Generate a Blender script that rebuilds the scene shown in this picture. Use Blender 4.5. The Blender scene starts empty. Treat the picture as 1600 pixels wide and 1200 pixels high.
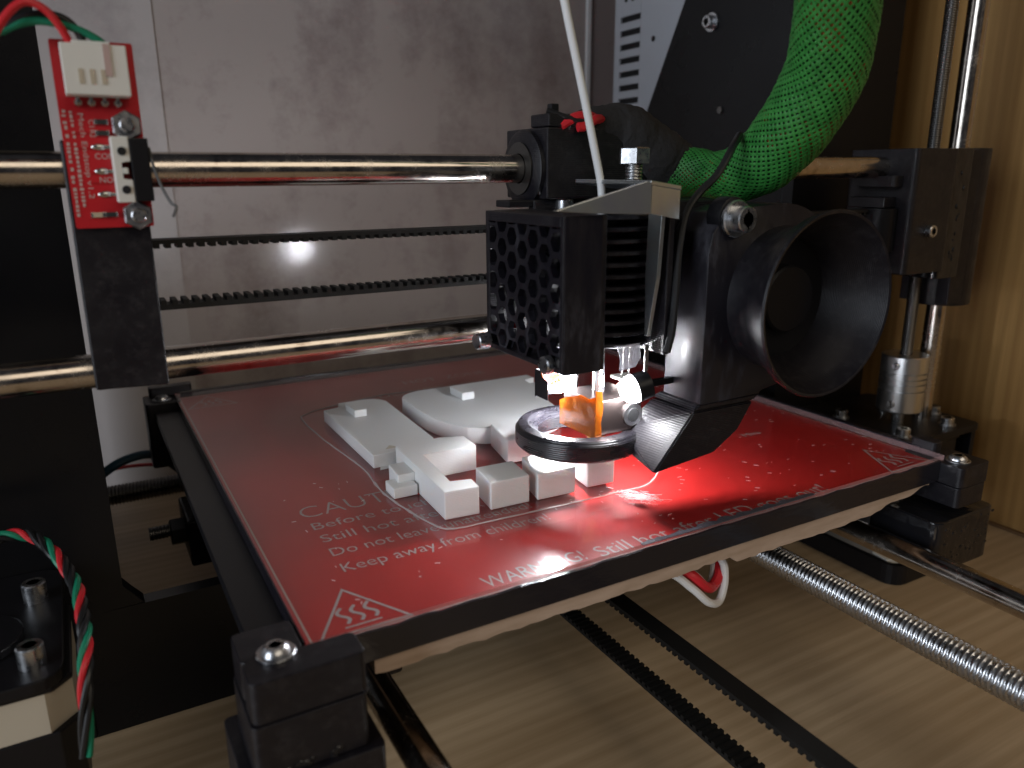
import bpy, bmesh, math, random
from mathutils import noise as mnoise
from mathutils import Vector, Matrix, Euler
random.seed(7)
S = 0.001                      # all numbers below are millimetres; origin = front left corner of the glass, z=0 its top
SC = bpy.context.scene
COL = SC.collection

# ------------------------------------------------------------------ camera
cd = bpy.data.cameras.new("Camera"); cam = bpy.data.objects.new("Camera", cd); COL.objects.link(cam)
cam.location = (-30.9 * S, -140.25 * S, 91.87 * S)
cam.rotation_euler = (math.radians(74.716), math.radians(0.335), math.radians(-29.507))
cd.sensor_width = 36; cd.lens = 36 * 1206.2 / 1600
cd.clip_start = 0.005; cd.clip_end = 20
cd.dof.use_dof = True; cd.dof.focus_distance = 0.235; cd.dof.aperture_fstop = 15
SC.camera = cam

# ------------------------------------------------------------------ light
w = bpy.data.worlds.new("World"); SC.world = w; w.use_nodes = True
bg = w.node_tree.nodes['Background']; bg.inputs[0].default_value = (0.80, 0.83, 1.0, 1); bg.inputs[1].default_value = 0.022

def area(name, loc, target, sx, sy, power, col):
    l = bpy.data.lights.new(name, 'AREA'); l.shape = 'RECTANGLE'; l.size = sx; l.size_y = sy
    l.energy = power; l.color = col
    o = bpy.data.objects.new(name, l); COL.objects.link(o)
    o.location = [c * S for c in loc]
    d = Vector(target) - Vector(loc); o.rotation_euler = d.to_track_quat('-Z', 'Y').to_euler()
    return o
area("window_light", (-1100, -330, 260), (120, 90, 20), 0.6, 0.85, 7.4, (0.84, 0.91, 1.0))
area("room_light", (330, -1150, 900), (120, 100, 0), 1.2, 0.7, 3.7, (1.0, 0.86, 0.68))

vs = SC.view_settings; vs.view_transform = 'Standard'; vs.look = 'None'; vs.gamma = 1; vs.use_curve_mapping = False; vs.exposure = 0.28
cy = SC.cycles; cy.max_bounces = 10; cy.glossy_bounces = 6; cy.transparent_max_bounces = 16; cy.caustics_reflective = True
cy.sample_clamp_indirect = 6; cy.blur_glossy = 0.3
cy.use_denoising = True

# ------------------------------------------------------------------ materials
M = {}
def mat(name, col=(.5, .5, .5), rough=.5, metal=0.0, spec=.5, build=None):
    m = bpy.data.materials.new(name); m.use_nodes = True
    nt = m.node_tree; b = nt.nodes['Principled BSDF']
    b.inputs['Base Color'].default_value = (*col, 1); b.inputs['Roughness'].default_value = rough
    b.inputs['Metallic'].default_value = metal; b.inputs['Specular IOR Level'].default_value = spec
    if build: build(nt, b)
    M[name] = m; return m
def N(nt, t, **k):
    n = nt.nodes.new(t)
    for a, v in k.items():
        if hasattr(n, a): setattr(n, a, v)
        else: n.inputs[a.replace('_', ' ')].default_value = v
    return n
def coord(nt, scale=(1, 1, 1), rot=(0, 0, 0), out='Object'):
    tc = N(nt, 'ShaderNodeTexCoord'); mp = N(nt, 'ShaderNodeMapping')
    mp.inputs['Scale'].default_value = scale; mp.inputs['Rotation'].default_value = rot
    nt.links.new(tc.outputs[out], mp.inputs['Vector']); return mp.outputs[0]
def noise(nt, vec, scale, detail=4, rough=.55):
    n = N(nt, 'ShaderNodeTexNoise'); n.inputs['Scale'].default_value = scale; n.inputs['Detail'].default_value = detail
    n.inputs['Roughness'].default_value = rough; nt.links.new(vec, n.inputs['Vector']); return n.outputs['Fac']
def ramp(nt, fac, stops):
    r = N(nt, 'ShaderNodeValToRGB'); e = r.color_ramp.elements
    while len(e) < len(stops): e.new(.5)
    for i, (p, c) in enumerate(stops): e[i].position = p; e[i].color = (*c, 1)
    nt.links.new(fac, r.inputs[0]); return r.outputs[0]
def mrange(nt, fac, a, b, c, d):
    r = N(nt, 'ShaderNodeMapRange'); r.inputs[1].default_value = a; r.inputs[2].default_value = b
    r.inputs[3].default_value = c; r.inputs[4].default_value = d; nt.links.new(fac, r.inputs[0]); return r.outputs[0]
def bump(nt, b, h, dist, strength=1.0, prev=None):
    n = N(nt, 'ShaderNodeBump'); n.inputs['Strength'].default_value = strength; n.inputs['Distance'].default_value = dist
    nt.links.new(h, n.inputs['Height'])
    if prev is not None: nt.links.new(prev, n.inputs['Normal'])
    nt.links.new(n.outputs[0], b.inputs['Normal']); return n.outputs[0]
def layers(nt, pitch_mm, axis='Z'):
    wv = N(nt, 'ShaderNodeTexWave', wave_type='BANDS', bands_direction=axis)
    wv.inputs['Scale'].default_value = 0.314 / (pitch_mm * S); wv.inputs['Distortion'].default_value = .6
    wv.inputs['Detail'].default_value = 1
    nt.links.new(coord(nt), wv.inputs['Vector']); return wv.outputs['Fac']

def pla_black(axis, pitch=.42, st=.55):
    def f(nt, b):
        p = bump(nt, b, layers(nt, pitch, axis), .00010, st)
        bump(nt, b, noise(nt, coord(nt), 260, 3), .0006, .18, p)
        nt.links.new(mrange(nt, noise(nt, coord(nt), 120, 3), .3, .7, .30, .52), b.inputs['Roughness'])
        nt.links.new(ramp(nt, noise(nt, coord(nt), 340, 6, .8), [(.50, (.008, .007, .010)), (.66, (.022, .020, .023)), (.78, (.07, .065, .065))]), b.inputs['Base Color'])
    return f
mat('black_pla', (.009, .008, .011), .4, spec=.4, build=pla_black('Z', .55, .4))
mat('black_pla_y', (.009, .008, .011), .4, spec=.4, build=pla_black('Y'))
mat('ring_pla', (.010, .009, .012), .3, spec=.7, build=lambda nt, b: (bump(nt, b, layers(nt, .6, 'Z'), .00012, .6), nt.links.new(mrange(nt, noise(nt, coord(nt, (1, 1, 4)), 150, 3), .3, .7, .2, .4), b.inputs['Roughness'])))
mat('black_plastic', (.008, .008, .010), .38, spec=.3)
def scuffed(nt, b):
    n = noise(nt, coord(nt, (1, 1, .35)), 90, 5, .7)
    nt.links.new(ramp(nt, n, [(.52, (.009, .008, .012)), (.74, (.055, .055, .07))]), b.inputs['Base Color'])
    nt.links.new(mrange(nt, n, .4, .7, .28, .6), b.inputs['Roughness'])
mat('black_scuffed', (.012, .012, .015), .4, build=scuffed)
def acrylic(nt, b):
    n = noise(nt, coord(nt), 30, 5)
    nt.links.new(mrange(nt, n, .3, .7, .22, .4), b.inputs['Roughness'])
mat('black_acrylic', (.006, .006, .007), .3, spec=.25, build=acrylic)
def melted(nt, b):
    bump(nt, b, noise(nt, coord(nt, (1, 1, .7)), 170, 2), .0012, .35)
mat('black_melted', (.010, .010, .012), .16, build=melted)
mat('black_rubber', (.009, .009, .009), .62, spec=.35)
mat('black_fabric', (.02, .018, .018), .85, build=lambda nt, b: bump(nt, b, noise(nt, coord(nt), 420, 4), .0008, .7))
mat('black_tape', (.012, .011, .016), .2, build=lambda nt, b: bump(nt, b, noise(nt, coord(nt, (.35, 1, 1)), 160, 4), .0006, .6))
mat('grey_tape', (.085, .082, .10), .3, build=lambda nt, b: bump(nt, b, noise(nt, coord(nt), 300, 4), .0008, .8))

def steel_rod(nt, b):
    n = noise(nt, coord(nt, (1, 1, 1)), 85, 8, .8)
    nt.links.new(ramp(nt, n, [(.36, (.34, .29, .25)), (.46, (.54, .49, .44)), (.7, (.62, .57, .52))]), b.inputs['Base Color'])
    nt.links.new(mrange(nt, n, .38, .66, .10, .34), b.inputs['Roughness'])
mat('polished_steel', (.6, .57, .54), .16, 1, build=steel_rod)
mat('zinc', (.55, .56, .58), .3, 1, build=lambda nt, b: nt.links.new(mrange(nt, noise(nt, coord(nt), 500, 3), .3, .7, .2, .42), b.inputs['Roughness']))
mat('dark_steel', (.16, .155, .15), .38, 1)
mat('aluminium', (.72, .73, .74), .3, 1, build=lambda nt, b: bump(nt, b, layers(nt, .5, 'Z'), .00003, .5))
mat('sheet_metal', (.66, .70, .74), .36, 1, build=lambda nt, b: nt.links.new(ramp(nt, noise(nt, coord(nt), 55, 3), [(.35, (.62, .66, .74)), (.55, (.70, .76, .76)), (.7, (.74, .66, .60))]), b.inputs['Base Color']))
mat('brass', (.62, .45, .2), .3, 1)
mat('psu_metal', (.50, .53, .58), .5, .35)
mat('dark_hole', (.006, .006, .007), .8)

def white_pla(nt, b):
    b.inputs['Subsurface Weight'].default_value = .35; b.inputs['Subsurface Radius'].default_value = (1, .9, .8)
    b.inputs['Subsurface Scale'].default_value = .0022
    p = bump(nt, b, layers(nt, .5, 'Z'), .00009, .5)
    bump(nt, b, noise(nt, coord(nt), 260, 5, .7), .0007, .22, p)
mat('white_pla', (.82, .82, .81), .42, build=white_pla)
mat('skirt_pla', (.58, .53, .52), .4, build=lambda nt, b: setattr(b.inputs['Alpha'], 'default_value', .55))
mat('filament_white', (.80, .81, .82), .4)
mat('white_plastic', (.74, .73, .68), .42)
mat('contact_tan', (.52, .45, .34), .5)
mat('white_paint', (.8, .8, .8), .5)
mat('cream_metal', (.60, .55, .45), .5, .2)

def pcb(nt, b):
    n = noise(nt, coord(nt), 26, 4)
    nt.links.new(ramp(nt, n, [(.3, (.40, .010, .010)), (.7, (.50, .018, .016))]), b.inputs['Base Color'])
mat('pcb_red', (.45, .012, .012), .35, build=pcb)
mat('board_red', (.50, .016, .022), .32)
mat('trace_red', (.36, .010, .012), .32)
mat('silkscreen', (.44, .35, .35), .6)
mat('silkscreen_faint', (.50, .36, .33), .6)
mat('solder', (.55, .54, .52), .25, 1)
mat('chip', (.03, .03, .03), .4)
mat('led_lens', (.5, .42, .3), .3)

def glass(nt, b):
    nt.nodes.remove(b); out = nt.nodes['Material Output']
    tr = N(nt, 'ShaderNodeBsdfTransparent'); tr.inputs[0].default_value = (.97, .985, .98, 1)
    gl = N(nt, 'ShaderNodeBsdfGlossy'); gl.inputs['Color'].default_value = (1, 1, 1, 1)
    n = noise(nt, coord(nt, (1, 1.6, 1), (0, 0, .5)), 38, 6, .7)
    n2 = noise(nt, coord(nt), 14, 2)
    mul = N(nt, 'ShaderNodeMath', operation='MULTIPLY'); nt.links.new(n, mul.inputs[0]); nt.links.new(n2, mul.inputs[1])
    nt.links.new(mrange(nt, mul.outputs[0], .14, .42, .025, .14), gl.inputs['Roughness'])
    bp = N(nt, 'ShaderNodeBump'); bp.inputs['Strength'].default_value = .10; bp.inputs['Distance'].default_value = .0006
    nt.links.new(noise(nt, coord(nt), 30, 2), bp.inputs['Height'])
    nt.links.new(bp.outputs[0], gl.inputs['Normal'])
    fr = N(nt, 'ShaderNodeFresnel'); fr.inputs['IOR'].default_value = 1.7
    ge = N(nt, 'ShaderNodeNewGeometry'); inv = N(nt, 'ShaderNodeMath', operation='SUBTRACT'); inv.inputs[0].default_value = 1
    nt.links.new(ge.outputs['Backfacing'], inv.inputs[1])
    f = N(nt, 'ShaderNodeMath', operation='MULTIPLY'); nt.links.new(fr.outputs[0], f.inputs[0]); nt.links.new(inv.outputs[0], f.inputs[1])
    mx = N(nt, 'ShaderNodeMixShader'); nt.links.new(f.outputs[0], mx.inputs[0]); nt.links.new(tr.outputs[0], mx.inputs[1]); nt.links.new(gl.outputs[0], mx.inputs[2])
    hz = N(nt, 'ShaderNodeBsdfGlossy'); hz.inputs['Color'].default_value = (1, .96, .98, 1); hz.inputs['Roughness'].default_value = .38
    m2 = N(nt, 'ShaderNodeMixShader'); nt.links.new(mrange(nt, n, .35, .75, .05, .22), m2.inputs[0])
    hb_ = N(nt, 'ShaderNodeBsdfGlossy'); hb_.inputs['Roughness'].default_value = .21; m3 = N(nt, 'ShaderNodeMixShader'); m3.inputs[0].default_value = .5
    nt.links.new(bp.outputs[0], hb_.inputs['Normal'])
    nt.links.new(gl.outputs[0], m3.inputs[1]); nt.links.new(hb_.outputs[0], m3.inputs[2]); nt.links.new(m3.outputs[0], m2.inputs[1]); nt.links.new(hz.outputs[0], m2.inputs[2]); nt.links.new(m2.outputs[0], mx.inputs[2])
    nt.links.new(mx.outputs[0], out.inputs[0])
mat('glass', build=glass)
def glass_edge(nt, b):
    b.inputs['Alpha'].default_value = .45
mat('glass_edge', (.55, .35, .36), .2, build=glass_edge)
def kapton(nt, b):
    b.inputs['Coat Weight'].default_value = .6
    bump(nt, b, noise(nt, coord(nt), 240, 3), .0012, .6)
    tl = N(nt, 'ShaderNodeBsdfTranslucent'); tl.inputs[0].default_value = (.75, .26, .012, 1); mx = N(nt, 'ShaderNodeMixShader'); mx.inputs[0].default_value = .38
    nt.links.new(b.outputs[0], mx.inputs[1]); nt.links.new(tl.outputs[0], mx.inputs[2]); nt.links.new(mx.outputs[0], nt.nodes['Material Output'].inputs[0])
mat('kapton', (.34, .09, .008), .2, build=kapton)
mat('glare_film', (.5, .5, .54), .4, build=lambda nt, b: setattr(b.inputs['Alpha'], 'default_value', .45))  # pale see-through colour for the glare under the heat sink
mat('heater_metal', (.22, .17, .16), .34, 1)

def cardboard(nt, b):
    n = noise(nt, coord(nt, (.4, 1, 2)), 220, 4)
    nt.links.new(ramp(nt, n, [(.3, (.44, .32, .23)), (.7, (.58, .44, .34))]), b.inputs['Base Color'])
mat('cardboard', (.5, .38, .28), .9, build=cardboard)

def wood(nt, b, along, base):
    sc = {'X': (2.2, 38, 38), 'Z': (38, 38, 2.0)}[along]
    v = coord(nt, sc)
    n = noise(nt, v, 1.6, 6, .6)
    wv = N(nt, 'ShaderNodeTexWave', wave_type='BANDS', bands_direction='Y'); wv.inputs['Scale'].default_value = .9
    wv.inputs['Distortion'].default_value = 3.5; wv.inputs['Detail'].default_value = 3; wv.inputs['Detail Scale'].default_value = .8
    nt.links.new(coord(nt, {'X': (3, 62, 62), 'Z': (62, 62, 2.6)}[along]), wv.inputs['Vector'])
    a = N(nt, 'ShaderNodeMath', operation='ADD'); nt.links.new(n, a.inputs[0])
    m2 = N(nt, 'ShaderNodeMath', operation='MULTIPLY'); nt.links.new(wv.outputs['Fac'], m2.inputs[0]); m2.inputs[1].default_value = .14
    nt.links.new(m2.outputs[0], a.inputs[1])
    fine = noise(nt, coord(nt, {'X': (16, 520, 520), 'Z': (520, 520, 14)}[along]), 1.0, 6, .75)
    m3 = N(nt, 'ShaderNodeMath', operation='MULTIPLY_ADD'); nt.links.new(fine, m3.inputs[0]); m3.inputs[1].default_value = .46
    nt.links.new(a.outputs[0], m3.inputs[2])
    d, l = base
    nt.links.new(ramp(nt, m3.outputs[0], [(.52, d), (.80, tuple((x + y) / 2 for x, y in zip(d, l))), (1.0, l)]), b.inputs['Base Color'])
    bump(nt, b, m3.outputs[0], .0003, .2)
mat('wood_floor', (.5, .4, .25), .45, build=lambda nt, b: wood(nt, b, 'X', ((.43, .30, .17), (.64, .48, .305))))
mat('wood_wall', (.45, .3, .12), .45, build=lambda nt, b: wood(nt, b, 'Z', ((.30, .155, .046), (.50, .29, .10))))
mat('wood_dark_edge', (.16, .085, .035), .6)
def wallmat(c0, c1):
    def f(nt, b):
        n = noise(nt, coord(nt), 26, 9, .78); n2 = noise(nt, coord(nt, (5, 5, 1.6)), 4, 4)
        a = N(nt, 'ShaderNodeMath', operation='ADD'); nt.links.new(n, a.inputs[0]); nt.links.new(n2, a.inputs[1])
        nt.links.new(ramp(nt, a.outputs[0], [(.74, c0), (1.0, c1)]), b.inputs['Base Color'])
        nt.links.new(mrange(nt, n, .3, .7, .07, .16), b.inputs['Roughness'])
        p_ = bump(nt, b, noise(nt, coord(nt), 9, 2), .0012, .10); bump(nt, b, noise(nt, coord(nt), 420, 4, .7), .0004, .10, p_)
    return f
mat('wall_grey', (.4, .37, .38), .14, spec=.4, build=wallmat((.275, .225, .22), (.42, .37, .355)))
mat('wall_pale', (.5, .47, .48), .25, spec=.4, build=wallmat((.37, .335, .335), (.48, .445, .44)))
mat('wall_brown', (.35, .3, .29), .2, spec=.4, build=wallmat((.22, .18, .175), (.30, .25, .24)))

for nm, c in (('wire_red', (.62, .02, .03)), ('wire_green', (.01, .22, .12)), ('wire_black', (.012, .012, .013)), ('wire_white', (.75, .74, .72)), ('wire_blue', (.012, .05, .085))):
    mat(nm, c, .38)
mat('braid_green', (.035, .42, .06), .5, build=lambda nt, b: nt.links.new(ramp(nt, noise(nt, coord(nt), 240, 2), [(.3, (.020, .17, .026)), (.7, (.045, .27, .048))]), b.inputs['Base Color']))
def innerwires(nt, b):
    n = noise(nt, coord(nt), 95, 2)
    nt.links.new(ramp(nt, n, [(.46, (.003, .016, .008)), (.52, (.03, .03, .01)), (.56, (.55, .07, .02))]), b.inputs['Base Color'])
mat('sleeve_core', (.02, .03, .02), .6, build=innerwires)
def emit(name, col, st):
    m = bpy.data.materials.new(name); m.use_nodes = True; nt = m.node_tree; b = nt.nodes['Principled BSDF']
    b.inputs['Base Color'].default_value = (.8, .8, .8, 1)
    b.inputs['Emission Color'].default_value = (*col, 1); b.inputs['Emission Strength'].default_value = st; M[name] = m
emit('led_emit', (.93, .95, 1.0), 520)
emit('led_emit_side', (.93, .95, 1.0), 680)

emit('led_emit_front', (.95, .96, 1.0), 160)

# ------------------------------------------------------------------ mesh helpers
class B:
    def __init__(self): self.bm = bmesh.new()
    def _bev(self, before, amt, seg=2):
        if amt <= 0: return
        new = [e for e in self.bm.edges if e not in before]
        bmesh.ops.bevel(self.bm, geom=new, offset=amt, segments=seg, affect='EDGES', profile=.5, clamp_overlap=True)
    def poly(self, bot, top, bev=0):
        """prism between two equal-length rings of 3-D points"""
        before = set(self.bm.edges) if bev else ()
        n = len(bot); vb = [self.bm.verts.new(p) for p in bot]; vt = [self.bm.verts.new(p) for p in top]
        self.bm.faces.new(vb[::-1]); self.bm.faces.new(vt)
        for i in range(n): self.bm.faces.new((vb[i], vb[(i + 1) % n], vt[(i + 1) % n], vt[i]))
        if bev:
            new = [e for e in self.bm.edges if e not in before]
            bmesh.ops.bevel(self.bm, geom=new, offset=bev, segments=2, affect='EDGES', profile=.5, clamp_overlap=True)
        return self
    def box(self, x0, x1, y0, y1, z0, z1, bev=0):
        r = [(x0, y0), (x1, y0), (x1, y1), (x0, y1)]
        return self.poly([(a, b, z0) for a, b in r], [(a, b, z1) for a, b in r], bev)
    def prism(self, pts, axis, a, b, bev=0):
        f = {'X': lambda p, t: (t, p[0], p[1]), 'Y': lambda p, t: (p[0], t, p[1]), 'Z': lambda p, t: (p[0], p[1], t)}[axis]
        return self.poly([f(p, a) for p in pts], [f(p, b) for p in pts], bev)
    def tube(self, pts, r, seg=12, caps=True):
        pts = [Vector(p) for p in pts]; n = len(pts); rs = r if hasattr(r, '__len__') else [r] * n
        rings = []; up = None
        for i, p in enumerate(pts):
            t = (pts[min(i + 1, n - 1)] - pts[max(i - 1, 0)])
            if t.length < 1e-9: t = pts[i] - pts[i - 1] if i else pts[1] - pts[0]
            t.normalize()
            if up is None: up = Vector((0, 0, 1)) if abs(t.z) < .9 else Vector((1, 0, 0))
            u = (up - t * up.dot(t)).normalized(); up = u; v = t.cross(u)
            rings.append([self.bm.verts.new(p + (u * math.cos(2 * math.pi * k / seg) + v * math.sin(2 * math.pi * k / seg)) * rs[i]) for k in range(seg)])
        for a, b in zip(rings, rings[1:]):
            for k in range(seg): self.bm.faces.new((a[k], a[(k + 1) % seg], b[(k + 1) % seg], b[k]))
        if caps: self.bm.faces.new(rings[0][::-1]); self.bm.faces.new(rings[-1])
        return self
    def cyl(self, p0, p1, r, seg=24, bev=0):
        p0, p1 = Vector(p0), Vector(p1); d = (p1 - p0).normalized()
        if bev:
            return self.tube([p0, p0, p0 + d * bev, p1 - d * bev, p1, p1], [r - bev, r - bev, r, r, r - bev, r - bev], seg) if False else self._cylb(p0, p1, d, r, seg, bev)
        return self.tube([p0, p1], r, seg)
    def _cylb(self, p0, p1, d, r, seg, bev):
        return self.tube([p0, p0 + d * bev, p1 - d * bev, p1], [r - bev, r, r, r - bev], seg)
    def hexa(self, p0, p1, r, rot=0): 
        p0, p1 = Vector(p0), Vector(p1); d = (p1 - p0).normalized()
        return self.tube([p0, p0 + d * .01, p1 - d * .35, p1], [r, r, r, r * .9], 6)
    def lathe(self, prof, c, axis, seg=48):
        """closed profile of (radius, along) turned round axis through c"""
        rings = []
        for r, a in prof:
            ring = []
            for k in range(seg):
                q = 2 * math.pi * k / seg; u, v = r * math.cos(q), r * math.sin(q)
                ring.append(self.bm.verts.new({'Y': (c[0] + u, a, c[2] + v), 'Z': (c[0] + u, c[1] + v, a), 'X': (a, c[1] + u, c[2] + v)}[axis]))
            rings.append(ring)
        m = len(rings)
        for i in range(m):
            A, Bq = rings[i], rings[(i + 1) % m]
            for k in range(seg): self.bm.faces.new((A[k], A[(k + 1) % seg], Bq[(k + 1) % seg], Bq[k]))
        return self
    def build(self, name, m, parent=None, smooth=False, angle=35):
        bm = self.bm
        off = Vector(parent['_o']) if parent else Vector((0, 0, 0))
        bmesh.ops.recalc_face_normals(bm, faces=bm.faces)
        for v in bm.verts: v.co = (v.co - off) * S
        me = bpy.data.meshes.new(name); 
        if smooth:
            for f in bm.faces: f.smooth = True
            lim = math.radians(angle)
            for e in bm.edges:
                if len(e.link_faces) == 2 and e.calc_face_angle(0) > lim: e.smooth = False
        bm.to_mesh(me); bm.free()
        o = bpy.data.objects.new(name, me); COL.objects.link(o)
        if m: me.materials.append(M[m])
        if parent: o.parent = parent; o['_o'] = tuple(off)
        else: o['_o'] = (0, 0, 0)
        return o

def thing(name, label, cat, loc=(0, 0, 0), group=None):
    o = bpy.data.objects.new(name, None); COL.objects.link(o); o.location = [c * S for c in loc]
    o.empty_display_size = .01; o['_o'] = tuple(loc); return tag(o, label, cat, group)
def tag(o, label, cat, group=None):
    o['label'] = label; o['category'] = cat
    if group: o['group'] = group
    return o
def struct(o): o['kind'] = 'structure'; return o
def spline(pts, n=12):
    P = [Vector(p) for p in pts]; P = [P[0] * 2 - P[1]] + P + [P[-1] * 2 - P[-2]]; out = []
    for i in range(1, len(P) - 2):
        for k in range(n):
            t = k / n; a, b, c, d = P[i - 1], P[i], P[i + 1], P[i + 2]
            out.append(.5 * (2 * b + (c - a) * t + (2 * a - 5 * b + 4 * c - d) * t * t + (3 * b - a - 3 * c + d) * t ** 3))
    out.append(P[-2]); return out
def wire(pts, r, name, m, parent=None, seg=10, n=10): return B().tube(spline(pts, n), r, seg).build(name, m, parent, True)
def text(body, x, y, z, size, m, parent, name='lettering', plane='XY', width=None, rot=0, space=1.0, bold=0):
    c = bpy.data.curves.new('t', 'FONT'); c.body = body; c.size = 1; c.space_character = space; c.offset = bold; c.resolution_u = 3
    o = bpy.data.objects.new('t', c); COL.objects.link(o); bpy.context.view_layer.update()
    me = bpy.data.meshes.new_from_object(o.evaluated_get(bpy.context.evaluated_depsgraph_get()))
    bpy.data.objects.remove(o); bpy.data.curves.remove(c)
    xs = [v.co.x for v in me.vertices]; wd = max(xs) - min(xs); x0 = min(xs)
    sx = (width / wd) if width else size
    off = Vector(parent['_o']); cr, sr = math.cos(rot), math.sin(rot)
    for v in me.vertices:
        u, q = (v.co.x - x0) * sx, v.co.y * size
        u, q = u * cr - q * sr, u * sr + q * cr
        p = Vector((x + u, y + q, z)) if plane == 'XY' else Vector((x + u, z, y + q))
        v.co = (p - off) * S
    me.materials.append(M[m]); me.name = name
    ob = bpy.data.objects.new(name, me); COL.objects.link(ob); ob.parent = parent; ob['_o'] = tuple(off); return ob
def circ(cx, cy, r, n=16, a0=0, a1=360): return [(cx + r * math.cos(math.radians(a0 + (a1 - a0) * k / (n if a1 - a0 == 360 else n - 1))), cy + r * math.sin(math.radians(a0 + (a1 - a0) * k / (n if a1 - a0 == 360 else n - 1)))) for k in range(n)]
def rrect(x0, x1, y0, y1, r, n=5):
    return circ(x1 - r, y1 - r, r, n, 0, 90) + circ(x0 + r, y1 - r, r, n, 90, 180) + circ(x0 + r, y0 + r, r, n, 180, 270) + circ(x1 - r, y0 + r, r, n, 270, 360.01)
def cap_screw(p, d, parent, name='screw', r=2.75, h=3, m='zinc'):
    """socket head screw, head growing from p along d"""
    p, d = Vector(p), Vector(d).normalized()
    b = B().tube([p, p + d * (h - .3), p + d * h, p + d * h, p + d * (h * .45)], [r, r, r - .3, r * .52, r * .5], 20)
    return b.build(name, m, parent, True)

# ------------------------------------------------------------------ setting
FZ = -77
fl = struct(B().box(-420, 352, -420, 330, FZ - 16, FZ).build('floor', 'wood_floor'))
fl['label'] = 'pale wooden shelf board under the printer'
wr = struct(B().box(347, 365, -160, 330, FZ + .1, 420).build('wall_right', 'wood_wall'))
wr['label'] = 'light oak cabinet side wall'
B().box(345.2, 346.9, -160, 329, FZ + .05, FZ + 1.6).build('joint_strip', 'wood_dark_edge', wr)
wall = bpy.data.objects.new('wall_back', None); COL.objects.link(wall); struct(wall); wall['_o'] = (107, 300, FZ); wall['label'] = 'mottled grey back wall in smooth panels'
B().box(-420, 19, 300, 306, FZ, 480).build('panel', 'wall_pale', wall)
B().box(19, 266, 300.5, 306, FZ, 480).build('panel', 'wall_grey', wall)
B().box(269.6, 347, 300.6, 306, FZ, 480).build('panel', 'wall_brown', wall)
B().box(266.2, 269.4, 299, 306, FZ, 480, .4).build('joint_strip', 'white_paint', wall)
wall.location = (107 * S, 300 * S, FZ * S); wall.rotation_euler = (0, 0, math.radians(-3.8))

# ------------------------------------------------------------------ frame plate
fr = thing('printer_frame', 'black acrylic printer frame plate with large square opening behind the rods', 'printer frame', (107, 100, FZ))
def strip(pts): return pts
B().prism([(-93, FZ + .2), (-44, FZ + .2), (-44, -35), (-25.5, -35), (-31.3, -28), (-31.3, 330), (-93, 330)], 'Y', 100, 106, .3).build('upright', 'black_acrylic', fr)
B().prism([(-43.9, FZ + .2), (258, FZ + .2), (258, -35.2), (-43.9, -35.2)], 'Y', 100.2, 105.8).build('lower_bar', 'black_acrylic', fr)
B().prism([(258.1, FZ + .2), (307, FZ + .2), (307, 330), (245, 330), (245, -28), (239, -35), (258.1, -35)], 'Y', 100, 106, .3).build('upright', 'black_acrylic', fr)
B().prism([(-31.2, 290), (244.9, 290), (244.9, 330), (-31.2, 330)], 'Y', 100.2, 105.8).build('upper_bar', 'black_acrylic', fr)
br = B().prism([(106.1, FZ + .2), (292, FZ + .2), (204.5, 118), (176, 172), (112, 300), (106.1, 300)], 'X', 245.2, 251, .25).build('side_brace', 'black_acrylic', fr)
B().prism([(106.1, FZ + .2), (294, FZ + .2), (294, 40), (204.5, 118), (176, 172), (112, 300), (106.1, 300)], 'X', -43, -37.2, .25).build('side_brace', 'black_acrylic', fr)  # unseen left brace, rear part made taller to shade the wall behind
for (y, z) in ((156, 159.5), (147, 120), (121, 112), (150, 186)):
    big = z > 150
    B().cyl((245.1, y, z), (244.2, y, z), 4.2 if big else 1.6, 20).build('washer', 'zinc' if big else 'dark_steel', fr, True)
    if big: cap_screw((244.1, y, z), (-1, 0, 0), fr, 'bolt', 2.9, 3)
# left edge mark of the upright: recessed slot
B().box(-62, -60.6, 99.2, 99.95, 92, 112).build('slot_edge', 'dark_steel', fr)

# ------------------------------------------------------------------ power supply
ps = thing('power_supply', 'pale metal power supply case with vent slots behind the black brace', 'power supply', (276, 185, 60))
def psu():
    b = B(); Y0, Y1, Z0, Z1 = 128, 242, 60, 275
    b.box(253.6, 300, Y0, Y1, Z0, Z1, .8); return b
psu().build('case', 'psu_metal', ps)
# cover sheet of the visible face, cut into strips between the slots
zs = [158.9 + 7.1 * k for k in range(-8, 3)]
b = B()
b.box(252.4, 253.4, 128, 219, 60.2, 274.8, .2); b.build('side_sheet', 'psu_metal', ps)
B().box(252.4, 253.4, 236.8, 241.9, 60.2, 274.8, .2).build('side_sheet', 'psu_metal', ps)
edges = [60.2] + [v for z in zs for v in (z - 1.6, z + 1.6)] + [274.8]
for k in range(0, len(edges), 2):
    B().box(252.42, 253.38, 219.05, 236.75, edges[k], edges[k + 1]).build('vent_rib', 'psu_metal', ps)
for z in zs: B().box(253.42, 253.58, 219.1, 236.7, z - 1.55, z + 1.55).build('vent_slot', 'dark_hole', ps)
for (y, z, r) in ((207.6, 160, 1.5), (226, 183, 1.6), (232, 183, 1.3), (215, 183, 1.2)):
    B().cyl((252.39, y, z), (252.2, y, z), r, 18).build('screw_hole', 'dark_hole', ps)

# ------------------------------------------------------------------ X axis
RY = 62; RZ1, RZ2 = 93.1, 47.4
for nm, z in (('upper', RZ1), ('lower', RZ2)):
    o = B().cyl((-130, RY, z), (254, RY, z), 4, 32, .4).build('smooth_rod', 'polished_steel', None, True)
    tag(o, f'{nm} horizontal polished steel rod crossing behind the endstop board', 'rod', 'horizontal rods of the gantry')

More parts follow.
